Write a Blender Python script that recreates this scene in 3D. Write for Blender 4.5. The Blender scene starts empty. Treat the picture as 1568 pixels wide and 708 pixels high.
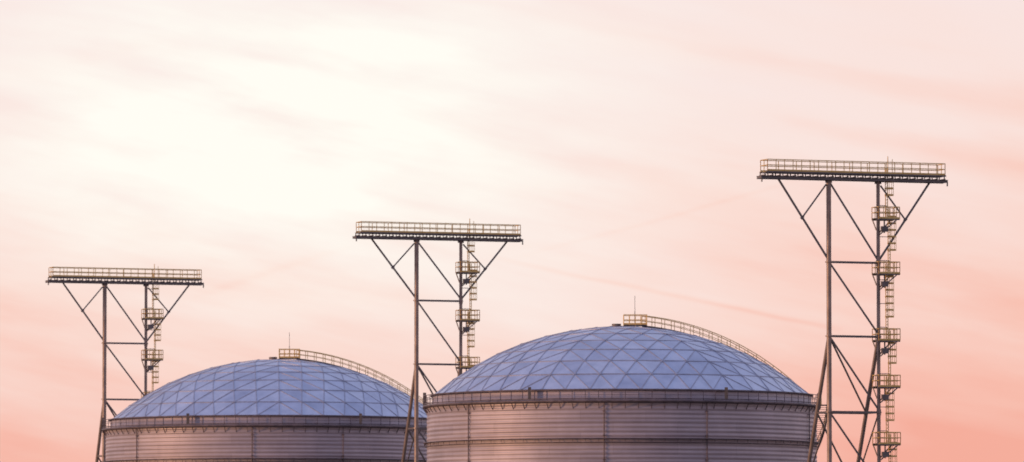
import bpy, math, random
from mathutils import Vector, Matrix
random.seed(4)
scene = bpy.context.scene
R = math.radians

# ---------------------------------------------------------------- mesh builder
class MB:
    def __init__(s): s.v=[]; s.f=[]; s.sm=[]
    def add(s, vs, fs, smooth=False):
        o=len(s.v); s.v+= [tuple(v) for v in vs]
        for f in fs: s.f.append([i+o for i in f]); s.sm.append(smooth)
    def box(s, p1, p2, w, h, up=(0,0,1)):
        p1=Vector(p1); p2=Vector(p2); d=(p2-p1)
        if d.length<1e-6: return
        d.normalize(); up=Vector(up)
        if abs(d.dot(up))>0.98: up=Vector((1,0,0))
        a=d.cross(up).normalized(); b=a.cross(d).normalized()
        a*=w/2; b*=h/2
        vs=[p1-a-b,p1+a-b,p1+a+b,p1-a+b,p2-a-b,p2+a-b,p2+a+b,p2-a+b]
        s.add(vs,[(0,3,2,1),(4,5,6,7),(0,1,5,4),(1,2,6,5),(2,3,7,6),(3,0,4,7)])
    def ibeam(s,p1,p2,w,h):
        up=Vector((0,0,1))
        t=max(0.03,h*0.12)
        s.box(p1,p2,t,h-2*t)
        o=up*(h/2-t/2+0.001)
        s.box(Vector(p1)+o,Vector(p2)+o,w,t); s.box(Vector(p1)-o,Vector(p2)-o,w,t)
    def pipe(s,p1,p2,r,n=8):
        p1=Vector(p1); p2=Vector(p2); d=(p2-p1).normalized()
        up=Vector((0,0,1)) if abs(d.z)<0.95 else Vector((1,0,0))
        a=d.cross(up).normalized(); b=a.cross(d).normalized()
        vs=[]; fs=[]
        for i in range(n):
            t=2*math.pi*i/n; o=a*math.cos(t)*r+b*math.sin(t)*r
            vs+= [p1+o,p2+o]
        for i in range(n):
            j=(i+1)%n; fs.append((2*i,2*i+1,2*j+1,2*j))
        s.add(vs,fs,True)
        s.add([vs[2*i] for i in range(n)],[tuple(range(n))])
        s.add([vs[2*i+1] for i in range(n)],[tuple(reversed(range(n)))])
    def path(s,pts,r,n=6):
        for a,b in zip(pts[:-1],pts[1:]): s.pipe(a,b,r,n)
    def lathe(s,prof,n=192,smooth=True,closed=False):
        vs=[];fs=[];m=len(prof)
        for i in range(n):
            t=2*math.pi*i/n; c,si=math.cos(t),math.sin(t)
            for r,z in prof: vs.append((r*c,r*si,z))
        for i in range(n):
            j=(i+1)%n
            for k in range(m if closed else m-1):
                k2=(k+1)%m
                fs.append((i*m+k,j*m+k,j*m+k2,i*m+k2))
        s.add(vs,fs,smooth)
    def obj(s,name,mat,parent=None):
        me=bpy.data.meshes.new(name); me.from_pydata(s.v,[],s.f)
        me.polygons.foreach_set("use_smooth",s.sm); me.update()
        o=bpy.data.objects.new(name,me); scene.collection.objects.link(o)
        me.materials.append(mat)
        if parent: o.parent=parent
        return o

# ---------------------------------------------------------------- materials
def newmat(name):
    m=bpy.data.materials.new(name); m.use_nodes=True
    nt=m.node_tree; b=nt.nodes["Principled BSDF"]; return m,nt,b
def noise(nt,scale,detail=4,vec=None,rough=.55):
    n=nt.nodes.new("ShaderNodeTexNoise"); n.inputs["Scale"].default_value=scale
    n.inputs["Detail"].default_value=detail; n.inputs["Roughness"].default_value=rough
    if vec: nt.links.new(vec,n.inputs["Vector"])
    return n
def ramp(nt,fac,stops):
    r=nt.nodes.new("ShaderNodeValToRGB"); e=r.color_ramp.elements
    while len(e)<len(stops): e.new(.5)
    for i,(p,c) in enumerate(stops):
        e[i].position=p; e[i].color=(c[0],c[1],c[2],1)
    nt.links.new(fac,r.inputs[0]); return r
def simple(name,c1,c2,scale,rough,metal,bump=0.0):
    m,nt,b=newmat(name)
    tc=nt.nodes.new("ShaderNodeTexCoord")
    n=noise(nt,scale,6,tc.outputs["Object"])
    r=ramp(nt,n.outputs[0],[(.35,c1),(.68,c2)])
    nt.links.new(r.outputs[0],b.inputs["Base Color"])
    b.inputs["Roughness"].default_value=rough; b.inputs["Metallic"].default_value=metal
    if bump:
        bp=nt.nodes.new("ShaderNodeBump"); bp.inputs["Strength"].default_value=bump
        nt.links.new(n.outputs[0],bp.inputs["Height"]); nt.links.new(bp.outputs[0],b.inputs["Normal"])
    return m
M_steel=simple("painted_steel",(.15,.13,.125),(.23,.19,.175),1.2,.5,.2)
M_col=simple("galvanised_pipe",(.26,.20,.17),(.42,.32,.27),.9,.45,.35)
M_yel=simple("yellow_rail_paint",(.80,.50,.13),(.88,.62,.24),1.5,.5,0)
M_grat=simple("grating",(.16,.13,.12),(.24,.2,.17),2,.6,.4)
M_ring=simple("weathered_rim_steel",(.12,.095,.105),(.24,.185,.19),1.5,.55,.3)
M_conc=simple("concrete",(.26,.24,.22),(.38,.36,.33),.6,.9,0,.2)
M_ground=simple("ground_gravel",(.10,.09,.075),(.2,.18,.15),.08,.95,0,.3)

# tank shell cladding
def shell_mat():
    m,nt,b=newmat("tank_cladding"); L=nt.links.new
    tc=nt.nodes.new("ShaderNodeTexCoord")
    sep=nt.nodes.new("ShaderNodeSeparateXYZ"); L(tc.outputs["Object"],sep.inputs[0])
    at=nt.nodes.new("ShaderNodeMath"); at.operation="ARCTAN2"; L(sep.outputs[1],at.inputs[0]); L(sep.outputs[0],at.inputs[1])
    cb=nt.nodes.new("ShaderNodeCombineXYZ")
    mu=nt.nodes.new("ShaderNodeMath"); mu.operation="MULTIPLY"; mu.inputs[1].default_value=19; L(at.outputs[0],mu.inputs[0])
    L(mu.outputs[0],cb.inputs[0]); L(sep.outputs[2],cb.inputs[1])
    # sheet pattern
    br=nt.nodes.new("ShaderNodeTexBrick"); L(cb.outputs[0],br.inputs["Vector"])
    br.inputs["Scale"].default_value=1; br.inputs["Brick Width"].default_value=6.2; br.inputs["Row Height"].default_value=1.05
    br.inputs["Mortar Size"].default_value=.025; br.inputs["Mortar Smooth"].default_value=.5
    br.inputs["Color1"].default_value=(.50,.44,.465,1); br.inputs["Color2"].default_value=(.58,.51,.53,1)
    br.inputs["Mortar"].default_value=(.43,.375,.39,1)
    # large soft weathering patches
    mp=nt.nodes.new("ShaderNodeMapping"); mp.inputs["Scale"].default_value=(.3,.16,1); L(cb.outputs[0],mp.inputs[0])
    n1=noise(nt,1,6,mp.outputs[0],.6)
    r1=ramp(nt,n1.outputs[0],[(.32,(.80,.77,.77)),(.62,(1.06,1.04,1.04))])
    mp2=nt.nodes.new("ShaderNodeMapping"); mp2.inputs["Scale"].default_value=(.08,2.2,1); L(cb.outputs[0],mp2.inputs[0])
    n2=noise(nt,1,5,mp2.outputs[0],.6)
    r2=ramp(nt,n2.outputs[0],[(.35,(.80,.77,.78)),(.65,(1.08,1.07,1.07))])
    x1=nt.nodes.new("ShaderNodeMixRGB"); x1.blend_type="MULTIPLY"; x1.inputs[0].default_value=.75
    L(br.outputs[0],x1.inputs[1]); L(r1.outputs[0],x1.inputs[2])
    x2=nt.nodes.new("ShaderNodeMixRGB"); x2.blend_type="MULTIPLY"; x2.inputs[0].default_value=1
    L(x1.outputs[0],x2.inputs[1]); L(r2.outputs[0],x2.inputs[2])
    L(x2.outputs[0],b.inputs["Base Color"])
    b.inputs["Metallic"].default_value=.3
    r3=ramp(nt,n2.outputs[0],[(.3,(.44,)*3),(.7,(.58,)*3)]); L(r3.outputs[0],b.inputs["Roughness"])
    return m
M_shell=shell_mat()

def dome_mat():
    m,nt,b=newmat("aluminium_dome_panel"); L=nt.links.new
    g=nt.nodes.new("ShaderNodeNewGeometry"); tc=nt.nodes.new("ShaderNodeTexCoord")
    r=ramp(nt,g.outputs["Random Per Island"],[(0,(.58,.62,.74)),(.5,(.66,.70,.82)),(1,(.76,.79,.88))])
    n=noise(nt,.7,6,tc.outputs["Object"])
    r2=ramp(nt,n.outputs[0],[(.3,(.82,.82,.84)),(.65,(1.04,1.04,1.04))])
    x=nt.nodes.new("ShaderNodeMixRGB"); x.blend_type="MULTIPLY"; x.inputs[0].default_value=1
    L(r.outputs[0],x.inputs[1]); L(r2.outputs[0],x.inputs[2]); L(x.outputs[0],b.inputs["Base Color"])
    b.inputs["Metallic"].default_value=.75
    r3=ramp(nt,n.outputs[0],[(.3,(.34,)*3),(.7,(.5,)*3)]); L(r3.outputs[0],b.inputs["Roughness"])
    return m
M_dome=dome_mat()
M_batten=simple("aluminium_batten",(.38,.39,.47),(.50,.51,.60),2,.5,.5)

def empty(name,loc,rz=0):
    e=bpy.data.objects.new(name,None); scene.collection.objects.link(e)
    e.location=loc; e.rotation_euler=(0,0,rz); e.empty_display_size=3; return e

# ---------------------------------------------------------------- storage tank
RT=19.0; ZS=20.95; ZD=21.95; RD=18.4; RISE=6.75
RS=(RD*RD+RISE*RISE)/(2*RISE); TH=math.asin(RD/RS)
def dome_pt(th,ph,off=0):
    r=RS+off
    return Vector((r*math.sin(th)*math.cos(ph), r*math.sin(th)*math.sin(ph), ZD+RISE-RS+r*math.cos(th)))
def tank(loc,stair_ph,seed):
    rnd=random.Random(seed)
    P=empty("storage_tank",loc)
    # shell with shallow horizontal ribs
    prof=[]; z=0.3
    while z<ZS:
        prof.append((RT+.03*math.cos(2*math.pi*z/.42),z)); z+=.07
    prof.append((RT,ZS)); prof.append((RD+.1,ZS+.002)); prof.append((RD+.1,ZD+.05))
    s=MB(); s.lathe(prof,224); s.obj("shell",M_shell,P)
    f=MB(); f.lathe([(RT+1,0),(RT+1,.3),(RT-1,.3)],96,False); f.obj("foundation_ring",M_conc,P)
    # girders
    g=MB()
    def ring(z,r0,r1,h): g.lathe([(r0,z),(r1,z),(r1,z+h),(r0,z+h)],192,True,True)
    ring(ZS-.22,RT-.1,RT+.42,.22)
    for zz in (17.25,12.6,7.9,3.4):
        ring(zz,RT-.1,RT+.34,.1); ring(zz-.34,RT-.1,RT+.2,.07)
    ring(ZD-.1,RD-.1,RD+.28,.16)
    n=96
    for i in range(n):
        a=2*math.pi*i/n; c,si=math.cos(a),math.sin(a)
        g.box((RT*c,RT*si,ZS-.8),((RT+.36)*c,(RT+.36)*si,ZS-.24),.05,.08)
        g.box(((RT+.36)*c,(RT+.36)*si,ZS+.02),((RT+.36)*c,(RT+.36)*si,ZS+.95),.06,.06)
        g.box(((RT+.25)*c,(RT+.25)*si,17.0),((RT+.25)*c,(RT+.25)*si,17.24),.05,.05)
    ring(ZS+.9,RT+.33,RT+.39,.06); ring(ZS+.45,RT+.34,RT+.38,.04); ring(ZS+.06,RT+.35,RT+.37,.1)
    g.obj("rim_girder",M_ring,P)
    # vertical pipes / down-comers
    v=MB()
    for a in (-141,-96,-66,-20,30,75,120,170):
        a=R(a); rr=RT+.14
        v.pipe((rr*math.cos(a),rr*math.sin(a),.3),(rr*math.cos(a),rr*math.sin(a),ZS-.2),.055,8)
        for k in range(9):
            z=1.5+k*2.3
            v.box(((rr-.2)*math.cos(a),(rr-.2)*math.sin(a),z),((rr+.1)*math.cos(a),(rr+.1)*math.sin(a),z),.24,.07)
    v.obj("riser_pipes",M_ring,P)
    # geodesic dome
    N=8; rings=[[dome_pt(0,0)]]
    off=rnd.random()*.6
    for k in range(1,N+1):
        rings.append([dome_pt(TH*k/N, 2*math.pi*i/(6*k)+off) for i in range(6*k)])
    d=MB(); edges=set()
    def V(k,i): return rings[k][i%len(rings[k])]
    def ed(k1,i1,k2,i2):
        a=(k1,i1%len(rings[k1])); b=(k2,i2%len(rings[k2])); edges.add((min(a,b),max(a,b)))
    def tri(A,B,C):
        p=[V(*A),V(*B),V(*C)]
        nn=(p[1]-p[0]).cross(p[2]-p[0])
        if nn.z<0: p.reverse()
        c=(p[0]+p[1]+p[2])/3; nn=c-Vector((0,0,ZD+RISE-RS)); nn.normalize()
        # slight tilt and pillow in every panel
        tl=Vector((rnd.uniform(-1,1),rnd.uniform(-1,1),0))*.014
        p=[q+nn*tl.dot(q-c) for q in p]
        cc=c+nn*(.035+rnd.uniform(-.03,.03))
        d.add(p+[cc],[(0,1,3),(1,2,3),(2,0,3)],True)
        ed(*A,*B); ed(*B,*C); ed(*A,*C)
    for k in range(1,N+1):
        for s6 in range(6):
            for j in range(k):
                o=s6*k+j; i=s6*(k-1)+j
                tri((k,o),(k,o+1),(k-1,i))
                if j<k-1: tri((k-1,i),(k-1,i+1),(k,o+1))
    d.obj("dome_panels",M_dome,P)
    b=MB(); cen=Vector((0,0,ZD+RISE-RS))
    for (a,c) in edges:
        p=V(*a); q=V(*c); mid=((p+q)/2-cen).normalized()
        b.box(p+mid*.01,q+mid*.01,.10,.07,mid)
    for k in range(N+1):
        for p in rings[k]:
            nn=(p-cen).normalized(); b.pipe(p-nn*.02,p+nn*.07,.16,8)
    b.obj("dome_battens",M_batten,P)
    # dome stair with rails
    y=MB(); gr=MB()
    side=Vector((-math.sin(stair_ph),math.cos(stair_ph),0))
    t0=2.3/RS; t1=TH-.01; n=34
    for sgn in (-1,1):
        base=[dome_pt(t0+(t1-t0)*i/n,stair_ph,.16)+side*.42*sgn for i in range(n+1)]
        gr.path(base,.06,4)
        y.path([p+Vector((0,0,1.0)) for p in base],.042,6)
        y.path([p+Vector((0,0,.52)) for p in base],.03,6)
        for p in base[::2]: y.pipe(p,p+Vector((0,0,1.0)),.035,6)
    m=70
    for i in range(m+1):
        p=dome_pt(t0+(t1-t0)*i/m,stair_ph,.18); gr.box(p-side*.4,p+side*.4,.2,.03)
    # apex platform
    zt=ZD+RISE+.12; x0,x1,y0,y1=.2,2.45,-1.0,1.0
    gr.box((x0,0,zt),(x1,0,zt),2.0,.08)
    for xx in (x0,x1):
        for yy in (y0,y1):
            gr.box((xx,yy,zt-.6),(xx,yy,zt-.04),.08,.08)
    c=[(x0,y0),(x1,y0),(x1,y1),(x0,y1),(x0,y0)]
    for (ax,ay),(bx,by) in zip(c[:-1],c[1:]):
        for h in (.5,1.0): y.pipe((ax,ay,zt+h),(bx,by,zt+h),.04,6)
        y.box((ax,ay,zt+.12),(bx,by,zt+.12),.02,.14)
        for q in range(4):
            t=q/4; y.pipe((ax+(bx-ax)*t,ay+(by-ay)*t,zt),(ax+(bx-ax)*t,ay+(by-ay)*t,zt+1.0),.035,6)
    y.obj("dome_handrails",M_yel,P)
    # vent cap under/next to platform
    gr.pipe((0-.5,0,zt-.3),(0-.5,0,zt+.15),.45,16)
    gr.obj("dome_walkway",M_grat,P)
    am=MB(); am.pipe((1.3,.2,zt),(1.3,.2,zt+1.4),.045,6); am.pipe((1.3,.2,zt+1.4),(1.3,.2,zt+2.9),.025,6)
    am.obj("lightning_rod",M_steel,P)
    # helical stair on the right hand side of the shell
    st=MB(); sr=MB(); a0=R(-4); a1=R(-100); n=110; top=ZS; 
    pts=[]
    for i in range(n+1):
        t=i/n; a=a0+(a1-a0)*(-t) ; z=top-(top-.4)*t*1.0
        pts.append((a,z))
    for i,(a,z) in enumerate(pts):
        c,si=math.cos(a),math.sin(a)
        st.box(((RT+.1)*c,(RT+.1)*si,z),((RT+1.0)*c,(RT+1.0)*si,z),.3,.03)
    outer=[Vector(((RT+1.02)*math.cos(a),(RT+1.02)*math.sin(a),z)) for a,z in pts]
    st.path([p+Vector((0,0,-.08)) for p in outer[::2]],.07,4)
    sr.path([p+Vector((0,0,1.0)) for p in outer[::2]],.04,6)
    sr.path([p+Vector((0,0,.5)) for p in outer[::2]],.035,6)
    for p in outer[::3]: sr.pipe(p,p+Vector((0,0,1.0)),.035,6)
    # landing at the rim
    a=a0; c,si=math.cos(a),math.sin(a)
    for da in (-3.5,0,3.5):
        aa=a0+R(da); cc,ss=math.cos(aa),math.sin(aa)
        for rr in (RT+.45,RT+1.1): sr.pipe((rr*cc,rr*ss,ZS),(rr*cc,rr*ss,ZS+1.6),.035,6)
    for zz in (.55,1.1,1.6):
        pa=[((RT+1.1)*math.cos(a0+R(k)),(RT+1.1)*math.sin(a0+R(k)),ZS+zz) for k in (-3.5,0,3.5)]
        sr.path([Vector(p) for p in pa],.035,6)
    st.box(((RT+.1)*c,(RT+.1)*si,ZS+.03),((RT+1.15)*c,(RT+1.15)*si,ZS+.03),2.4,.06)
    st.obj("spiral_stair",M_grat,P); sr.obj("spiral_stair_rail",M_yel,P)
    # instrument boxes around rim
    k=MB()
    for a in (-176,-60,-118,178,2):
        a=R(a); c,si=math.cos(a),math.sin(a); rr=RT+.25
        k.box((rr*c,rr*si,ZS+.1),(rr*c,rr*si,ZS+1.25),.35,.3)
    k.obj("rim_instruments",M_grat,P)
    return P
tank((10.7,600,0),R(20),1)
tank((-26.0,682,0),R(18),2)

# ---------------------------------------------------------------- steel towers
def tower(loc,ztop,levels,split,landings,yaw=R(20)):
    """local x along the platform, origin on the left column; z up"""
    P=empty("steel_platform_tower",loc,yaw)
    B=4.97
    c=MB(); c.pipe((0,0,.4),(0,0,ztop-.25),.23,14); c.pipe((B,0,.4),(B,0,ztop-.25),.17,12)
    # flanges on columns
    for z in levels:
        c.pipe((0,0,z-.06),(0,0,z+.06),.34,14); c.pipe((B,0,z-.06),(B,0,z+.06),.27,12)
    k=11.0/26.4
    for x in (0,B):
        c.pipe((x,.0,split),(x,split*k,.4),.19,10)
    c.obj("columns",M_col,P)
    b=MB()
    # bracing panels
    zs=[ztop-.45]+levels
    for i,z in enumerate(levels):
        b.box((0,0,z),(B,0,z),.15,.2)
    for i in range(len(zs)-1):
        b.box((.1,.0,zs[i]-.1),(B-.1,.0,zs[i+1]+.35),.12,.15)
    b.box((.1,0,zs[-1]-.1),(B-.1,0,.6),.13,.17)
    # second diagonal plane between rakers
    ls=[z for z in levels if z<split-1]
    pz=split
    for z in ls:
        y0=(split-pz)*k; y1=(split-z)*k
        b.box((0,y1,z),(B,y1,z),.14,.18)
        b.box((0,y0,pz),(B,y1,z),.11,.14)
        for x in (0,B):
            b.box((x,0,z),(x,y1,z),.12,.16)
            b.box((x,0,pz),(x,y1,z),.10,.12)
        pz=z
    # wing brackets
    zb=levels[0]+.15
    for x0,xt,xm0 in ((0,-5.0,-1),(B,10.15,1)):
        zt=ztop-.4
        b.box((x0,0,zb),(xt,0,zt),.14,.17)
        mx=x0+(xt-x0)*.53; mz=zb+(zt-zb)*.53
        b.box((mx,0,mz),(x0+xm0*.25,0,zt-.35),.11,.13)
        b.box((mx-.12,0.0,mz-.12),(mx+.12,0.0,mz+.12),.15,.24)
    for x in (0,B):
        b.box((x-.3,0,ztop-.5),(x+.3,0,ztop-.5),.24,.2)
        for z in levels: b.box((x,0,z-.3),(x,0,z+.3),.2,.42 if x==0 else .36)
    b.obj("bracing",M_steel,P)
    # top platform
    t=MB(); xl,xr=-6.95,11.8
    for yy in (-.55,.55): t.ibeam((xl,yy,ztop-.24),(xr,yy,ztop-.24),.2,.27)
    n=24
    for i in range(n+1):
        x=xl+.35+(xr-xl-.7)*i/n; t.box((x,-.8,ztop-.05),(x,.8,ztop-.05),.08,.09)
        for yy in (-.55,.55): t.box((x,yy,ztop+.0),(x,yy,ztop+.17),.08,.08)
    t.box((xl+.45,0,ztop+.2),(xr-.35,0,ztop+.2),1.66,.05)
    for yy in (-.87,.87): t.box((xl+.4,yy,ztop+.24),(xr-.3,yy,ztop+.24),.04,.13)
    for x in (xl+.05,xr-.05):
        t.box((x,-.55,ztop-.25),(x,.55,ztop-.25),.1,.2); t.pipe((x,-.55,ztop-.7),(x,-.55,ztop-.37),.07,8)
    t.obj("top_platform",M_steel,P)
    y=MB()
    za=ztop+.3; a,bx=xl+.5,xr-.4
    def rail(p,q,h,step,z):
        p=Vector((p[0],p[1],z)); q=Vector((q[0],q[1],z)); L=(q-p).length; m=max(1,round(L/step))
        for hh in (h,h*.52): y.pipe(p+Vector((0,0,hh)),q+Vector((0,0,hh)),.044,6)
        for i in range(m+1):
            w=p+(q-p)*i/m; y.pipe(w-Vector((0,0,.1)),w+Vector((0,0,h)),.036,6)
    H=1.08
    rail((a,-.84),(bx,-.84),H,.85,za); rail((a,.84),(bx,.84),H,1.7,za)
    rail((a,-.84),(a,.84),H,.8,za); rail((bx,-.84),(bx,.84),H,.8,za)
    for yy in (-.84,.84): y.box((a,yy*1.0,za+.09),(bx,yy*1.0,za+.09),.015,.16)
    # pole & ladder gate on top
    y.pipe((B+1.0,0,za),(B+1.0,0,za+1.7),.04,6); y.pipe((B+1.45,0,za),(B+1.45,0,za+1.45),.03,6)
    # landings and ladders
    d=MB(); prev=ztop
    for i,z in enumerate(landings):
        x0,x1=B-.3,B+1.85
        yy0,yy1=-.75,.75
        d.box((x0,-.5,z),(x1,-.5,z),.5,.08); d.box((x0,.5,z),(x1,.5,z),.5,.08); d.box((B+.3,0,z),(x1,0,z),.5,.08)
        for yy in (yy0,yy1):
            d.box((x0,yy,z-.06),(x1,yy,z-.06),.06,.22)
            d.box((x1-.25,yy,z-.1),(B+.05,yy*.4,z-1.5),.08,.11)
            d.box((x0+.05,yy,z-.1),(B-.05,yy*.4,z-1.1),.07,.09)
        d.box((B+.1,-.5,z-1.0),(B+.75,-.5,z-1.0),.3,.5)
        d.box((B+.62,0,z-.1),(B+.62,0,z-1.35),.1,.1)
        h=1.05
        rail((x0,yy0),(x1,yy0),h,.55,z); rail((x0,yy1),(x1,yy1),h,.7,z)
        rail((x1,yy0),(x1,yy1),h,.75,z); rail((x0,yy0),(x0,yy1),h,.75,z)
        y.box((x0,yy0-.04,z+.03),(x1,yy0-.04,z+.03),.02,.16)
        # ladder from this landing up to previous
        lx=B+(.85 if i%2==0 else 1.1)
        for yy in (-.24,.24):
            y.pipe((lx,yy,z),(lx,yy,prev+.9),.04,6)
        q=z+.25
        while q<prev+.8:
            y.pipe((lx,-.24,q),(lx,.24,q),.028,6); q+=.3
        q=z+2.2
        while q<prev+.3:
            pts=[Vector((lx-.02+.72*math.sin(tt),.36*math.cos(tt)*1.0,q)) for tt in [math.pi*j/8 for j in range(9)]]
            for p1,p2 in zip(pts[:-1],pts[1:]): y.box(p1,p2,.03,.15)
            q+=.62
        for tt in (.2,.5,.8):
            p=Vector((lx-.02+.72*math.sin(math.pi*tt),.36*math.cos(math.pi*tt),0))
            y.box(p+Vector((0,0,z+2.2)),p+Vector((0,0,prev+.2)),.045,.03)
        # stand-offs
        q=z+1.2
        while q<prev:
            d.box((B,0,q),(lx,0,q),.06,.06); q+=2.2
        prev=z
    d.obj("landings",M_steel,P)
    y.obj("handrails_and_ladders",M_yel,P)
    f=MB()
    for x in (0,B):
        f.box((x,0,0),(x,0,.42),1.4,1.4); f.box((x,split*k,0),(x,split*k,.42),1.4,1.4)
    f.obj("footings",M_conc,P)
    return P
tower((29.3,568,0),41.2,[33.26,26.4,19.4,12.5,5.6],26.4,[37.4,32.3,26.1,21.8,16.5,11.3,6.0])
tower((-10.1,650,0),40.5,[33.7,26.97,20.2,13.4,6.6],26.97,[36.8,31.7,26.7,21.6,16.5,11.4,6.3])
tower((-47.06,710,0),38.95,[31.7,25.2,18.7,12.2,5.7],25.2,[34.65,29.9,25.0,20.0,15.0,10.0,5.0])

# ---------------------------------------------------------------- ground
g=MB(); S=15000
g.add([(-S,-S,0),(S,-S,0),(S,S,0),(-S,S,0)],[(0,1,2,3)]); g.obj("ground",M_ground)

# ---------------------------------------------------------------- sky
w=bpy.data.worlds.new("World"); scene.world=w; w.use_nodes=True
nt=w.node_tree; nt.nodes.clear(); L=nt.links.new
def M(op,a,b=None,c=None,clamp=False):
    n=nt.nodes.new("ShaderNodeMath"); n.operation=op; n.use_clamp=clamp
    for i,x in enumerate((a,b,c)):
        if x is None: continue
        if isinstance(x,(int,float)): n.inputs[i].default_value=x
        else: L(x,n.inputs[i])
    return n.outputs[0]
def mixc(f,a,b,mode="MIX"):
    n=nt.nodes.new("ShaderNodeMixRGB"); n.blend_type=mode
    for i,x in enumerate((f,a,b)):
        if isinstance(x,(int,float)): n.inputs[i].default_value=x
        elif isinstance(x,tuple): n.inputs[i].default_value=(*x,1)
        else: L(x,n.inputs[i])
    return n.outputs[0]
tc=nt.nodes.new("ShaderNodeTexCoord"); sp=nt.nodes.new("ShaderNodeSeparateXYZ"); L(tc.outputs["Generated"],sp.inputs[0])
dx,dy,dz=sp.outputs
az=M("ARCTAN2",dx,dy); el=M("ARCSINE",dz)
def streak(sx,sy,rot,ox,detail=5,rough=.5):
    cb=nt.nodes.new("ShaderNodeCombineXYZ"); L(az,cb.inputs[0]); L(el,cb.inputs[1]); cb.inputs[2].default_value=ox
    r=nt.nodes.new("ShaderNodeVectorRotate"); r.rotation_type="Z_AXIS"; r.inputs["Angle"].default_value=rot; L(cb.outputs[0],r.inputs[0])
    m=nt.nodes.new("ShaderNodeMapping"); m.inputs["Scale"].default_value=(sx,sy,1); L(r.outputs[0],m.inputs[0])
    n=nt.nodes.new("ShaderNodeTexNoise"); n.inputs["Scale"].default_value=1; n.inputs["Detail"].default_value=detail; n.inputs["Roughness"].default_value=rough
    L(m.outputs[0],n.inputs[0]); return M("SUBTRACT",n.outputs[0],.5)
s1=streak(14,75,R(13),1.3)
s2=streak(30,190,R(12),5.7,6)
s3=streak(22,60,R(-8),9.1,4)
azc=M("MINIMUM",M("MAXIMUM",az,-.2),.2)
# lookup elevation: warmer (lower) toward the right
e1=M("SUBTRACT",el,M("MULTIPLY",M("MAXIMUM",azc,0),.22))
e1=M("SUBTRACT",e1,M("MULTIPLY",M("MAXIMUM",M("SUBTRACT",M("MULTIPLY",azc,-1),.04),0),.12))
e1=M("ADD",e1,M("MULTIPLY",s1,.075)); e1=M("ADD",e1,M("MULTIPLY",s2,.028))
def gauss_line(a0,l0,a1,l1,width,amp):
    # thin old contrail between two sky directions
    ln=math.hypot(a1-a0,l1-l0); ux,uy=(a1-a0)/ln,(l1-l0)/ln
    pa=M("SUBTRACT",az,a0); pl=M("SUBTRACT",el,l0)
    t=M("ADD",M("MULTIPLY",pa,ux),M("MULTIPLY",pl,uy))
    dd=M("ADD",M("MULTIPLY",pa,-uy),M("MULTIPLY",pl,ux))
    dd=M("ADD",dd,M("MULTIPLY",s3,.002))
    gs=M("EXPONENT",M("MULTIPLY",M("POWER",M("ABSOLUTE",M("DIVIDE",dd,width)),2),-1))
    tt=M("DIVIDE",t,ln)
    win=M("MULTIPLY",M("MULTIPLY",M("MULTIPLY",tt,M("SUBTRACT",1,tt)),4),1,clamp=True)
    return M("MULTIPLY",M("MULTIPLY",gs,M("POWER",win,.5)),amp)
for args in ((-.004,.0560,.054,.0440,.00042,.017),(0.0,.0555,.049,.0690,.0004,.007),(-.052,.0490,-.022,.0590,.0007,.010),(-.02,.100,.12,.072,.0032,.022),(.02,.083,.1,.066,.002,.010),(-.09,.083,-.05,.092,.002,.012)):
    e1=M("SUBTRACT",e1,gauss_line(*args))
r=nt.nodes.new("ShaderNodeValToRGB"); L(e1,r.inputs[0])
stops=[(0,(.92,.42,.34)),(.02,(.945,.52,.44)),(.040,(.96,.665,.60)),(.062,(.96,.765,.725)),(.1,(.945,.79,.775)),(.16,(.86,.74,.76)),(.30,(.60,.59,.71)),(.55,(.41,.44,.65)),(1,(.30,.345,.58))]
e=r.color_ramp.elements
while len(e)<len(stops): e.new(.5)
for i,(p,c) in enumerate(stops): e[i].position=p; e[i].color=(*c,1)
# bright veil
qx=M("DIVIDE",M("ADD",az,.038),.050); qy=M("DIVIDE",M("SUBTRACT",el,.077),.027)
q=M("ADD",M("MULTIPLY",qx,qx),M("MULTIPLY",qy,qy))
blob=M("EXPONENT",M("MULTIPLY",q,-1))
blob=M("MULTIPLY",blob,M("ADD",1.15,M("ADD",M("MULTIPLY",s3,2.2),M("MULTIPLY",s2,2.2))),clamp=True)
col=mixc(blob,r.outputs[0],(1.02,.99,.92))
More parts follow.
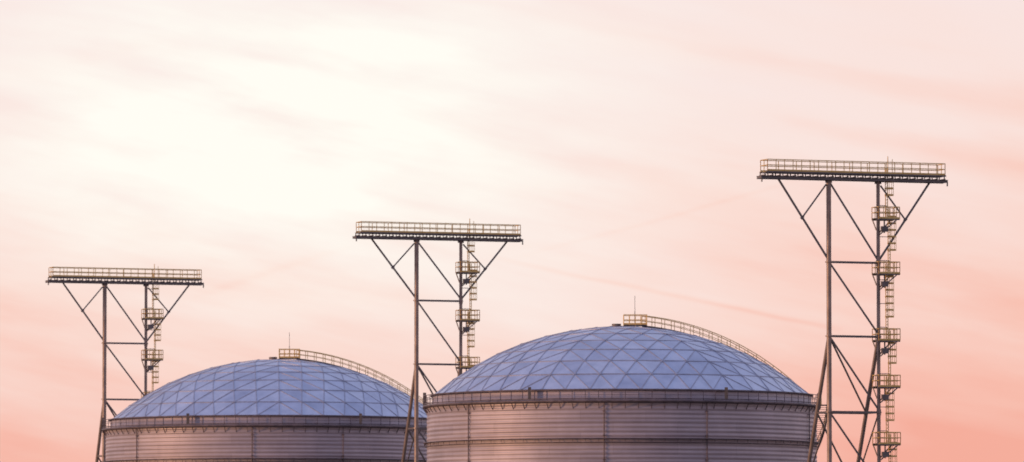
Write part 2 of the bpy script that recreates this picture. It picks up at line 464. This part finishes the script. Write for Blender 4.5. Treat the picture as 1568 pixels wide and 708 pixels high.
# back of the sky: dusky mauve
back=M("MULTIPLY",M("SUBTRACT",.35,dy),.9,clamp=True)
rb=nt.nodes.new("ShaderNodeValToRGB"); L(el,rb.inputs[0])
eb=rb.color_ramp.elements; eb.new(.3)
for i,(p,c) in enumerate([(0,(.42,.31,.36)),(.25,(.40,.35,.46)),(1,(.30,.345,.58))]): eb[i].position=p; eb[i].color=(*c,1)
col=mixc(back,col,rb.outputs[0])
sky=nt.nodes.new("ShaderNodeTexSky"); sky.sky_type="NISHITA"; sky.sun_disc=False
SUN_AZ=R(-108); SUN_EL=R(5)
sky.sun_elevation=SUN_EL; sky.sun_rotation=SUN_AZ
bg1=nt.nodes.new("ShaderNodeBackground"); L(col,bg1.inputs[0]); bg1.inputs[1].default_value=.97
bg2=nt.nodes.new("ShaderNodeBackground"); L(sky.outputs[0],bg2.inputs[0]); bg2.inputs[1].default_value=.01
ad=nt.nodes.new("ShaderNodeAddShader"); L(bg1.outputs[0],ad.inputs[0]); L(bg2.outputs[0],ad.inputs[1])
out=nt.nodes.new("ShaderNodeOutputWorld"); L(ad.outputs[0],out.inputs[0])

# sun: low, warm, from the left
sd=bpy.data.lights.new("sun","SUN"); sd.energy=1.7; sd.angle=R(.5); sd.color=(1,.56,.30)
so=bpy.data.objects.new("sun",sd); scene.collection.objects.link(so)
dirv=Vector((math.sin(SUN_AZ)*math.cos(SUN_EL),math.cos(SUN_AZ)*math.cos(SUN_EL),math.sin(SUN_EL)))
so.rotation_euler=dirv.to_track_quat('Z','Y').to_euler()

# ---------------------------------------------------------------- camera
cd=bpy.data.cameras.new("camera"); co=bpy.data.objects.new("camera",cd); scene.collection.objects.link(co)
co.location=(0,0,2); co.rotation_euler=(R(90)+math.atan(566/9420),0,0)
cd.lens=36*9420/1568; cd.sensor_width=36; cd.clip_start=1; cd.clip_end=40000
cd.dof.use_dof=True; cd.dof.focus_distance=300; cd.dof.aperture_fstop=2.1
scene.camera=co
scene.view_settings.view_transform='Standard'; scene.view_settings.look='None'; scene.view_settings.exposure=0
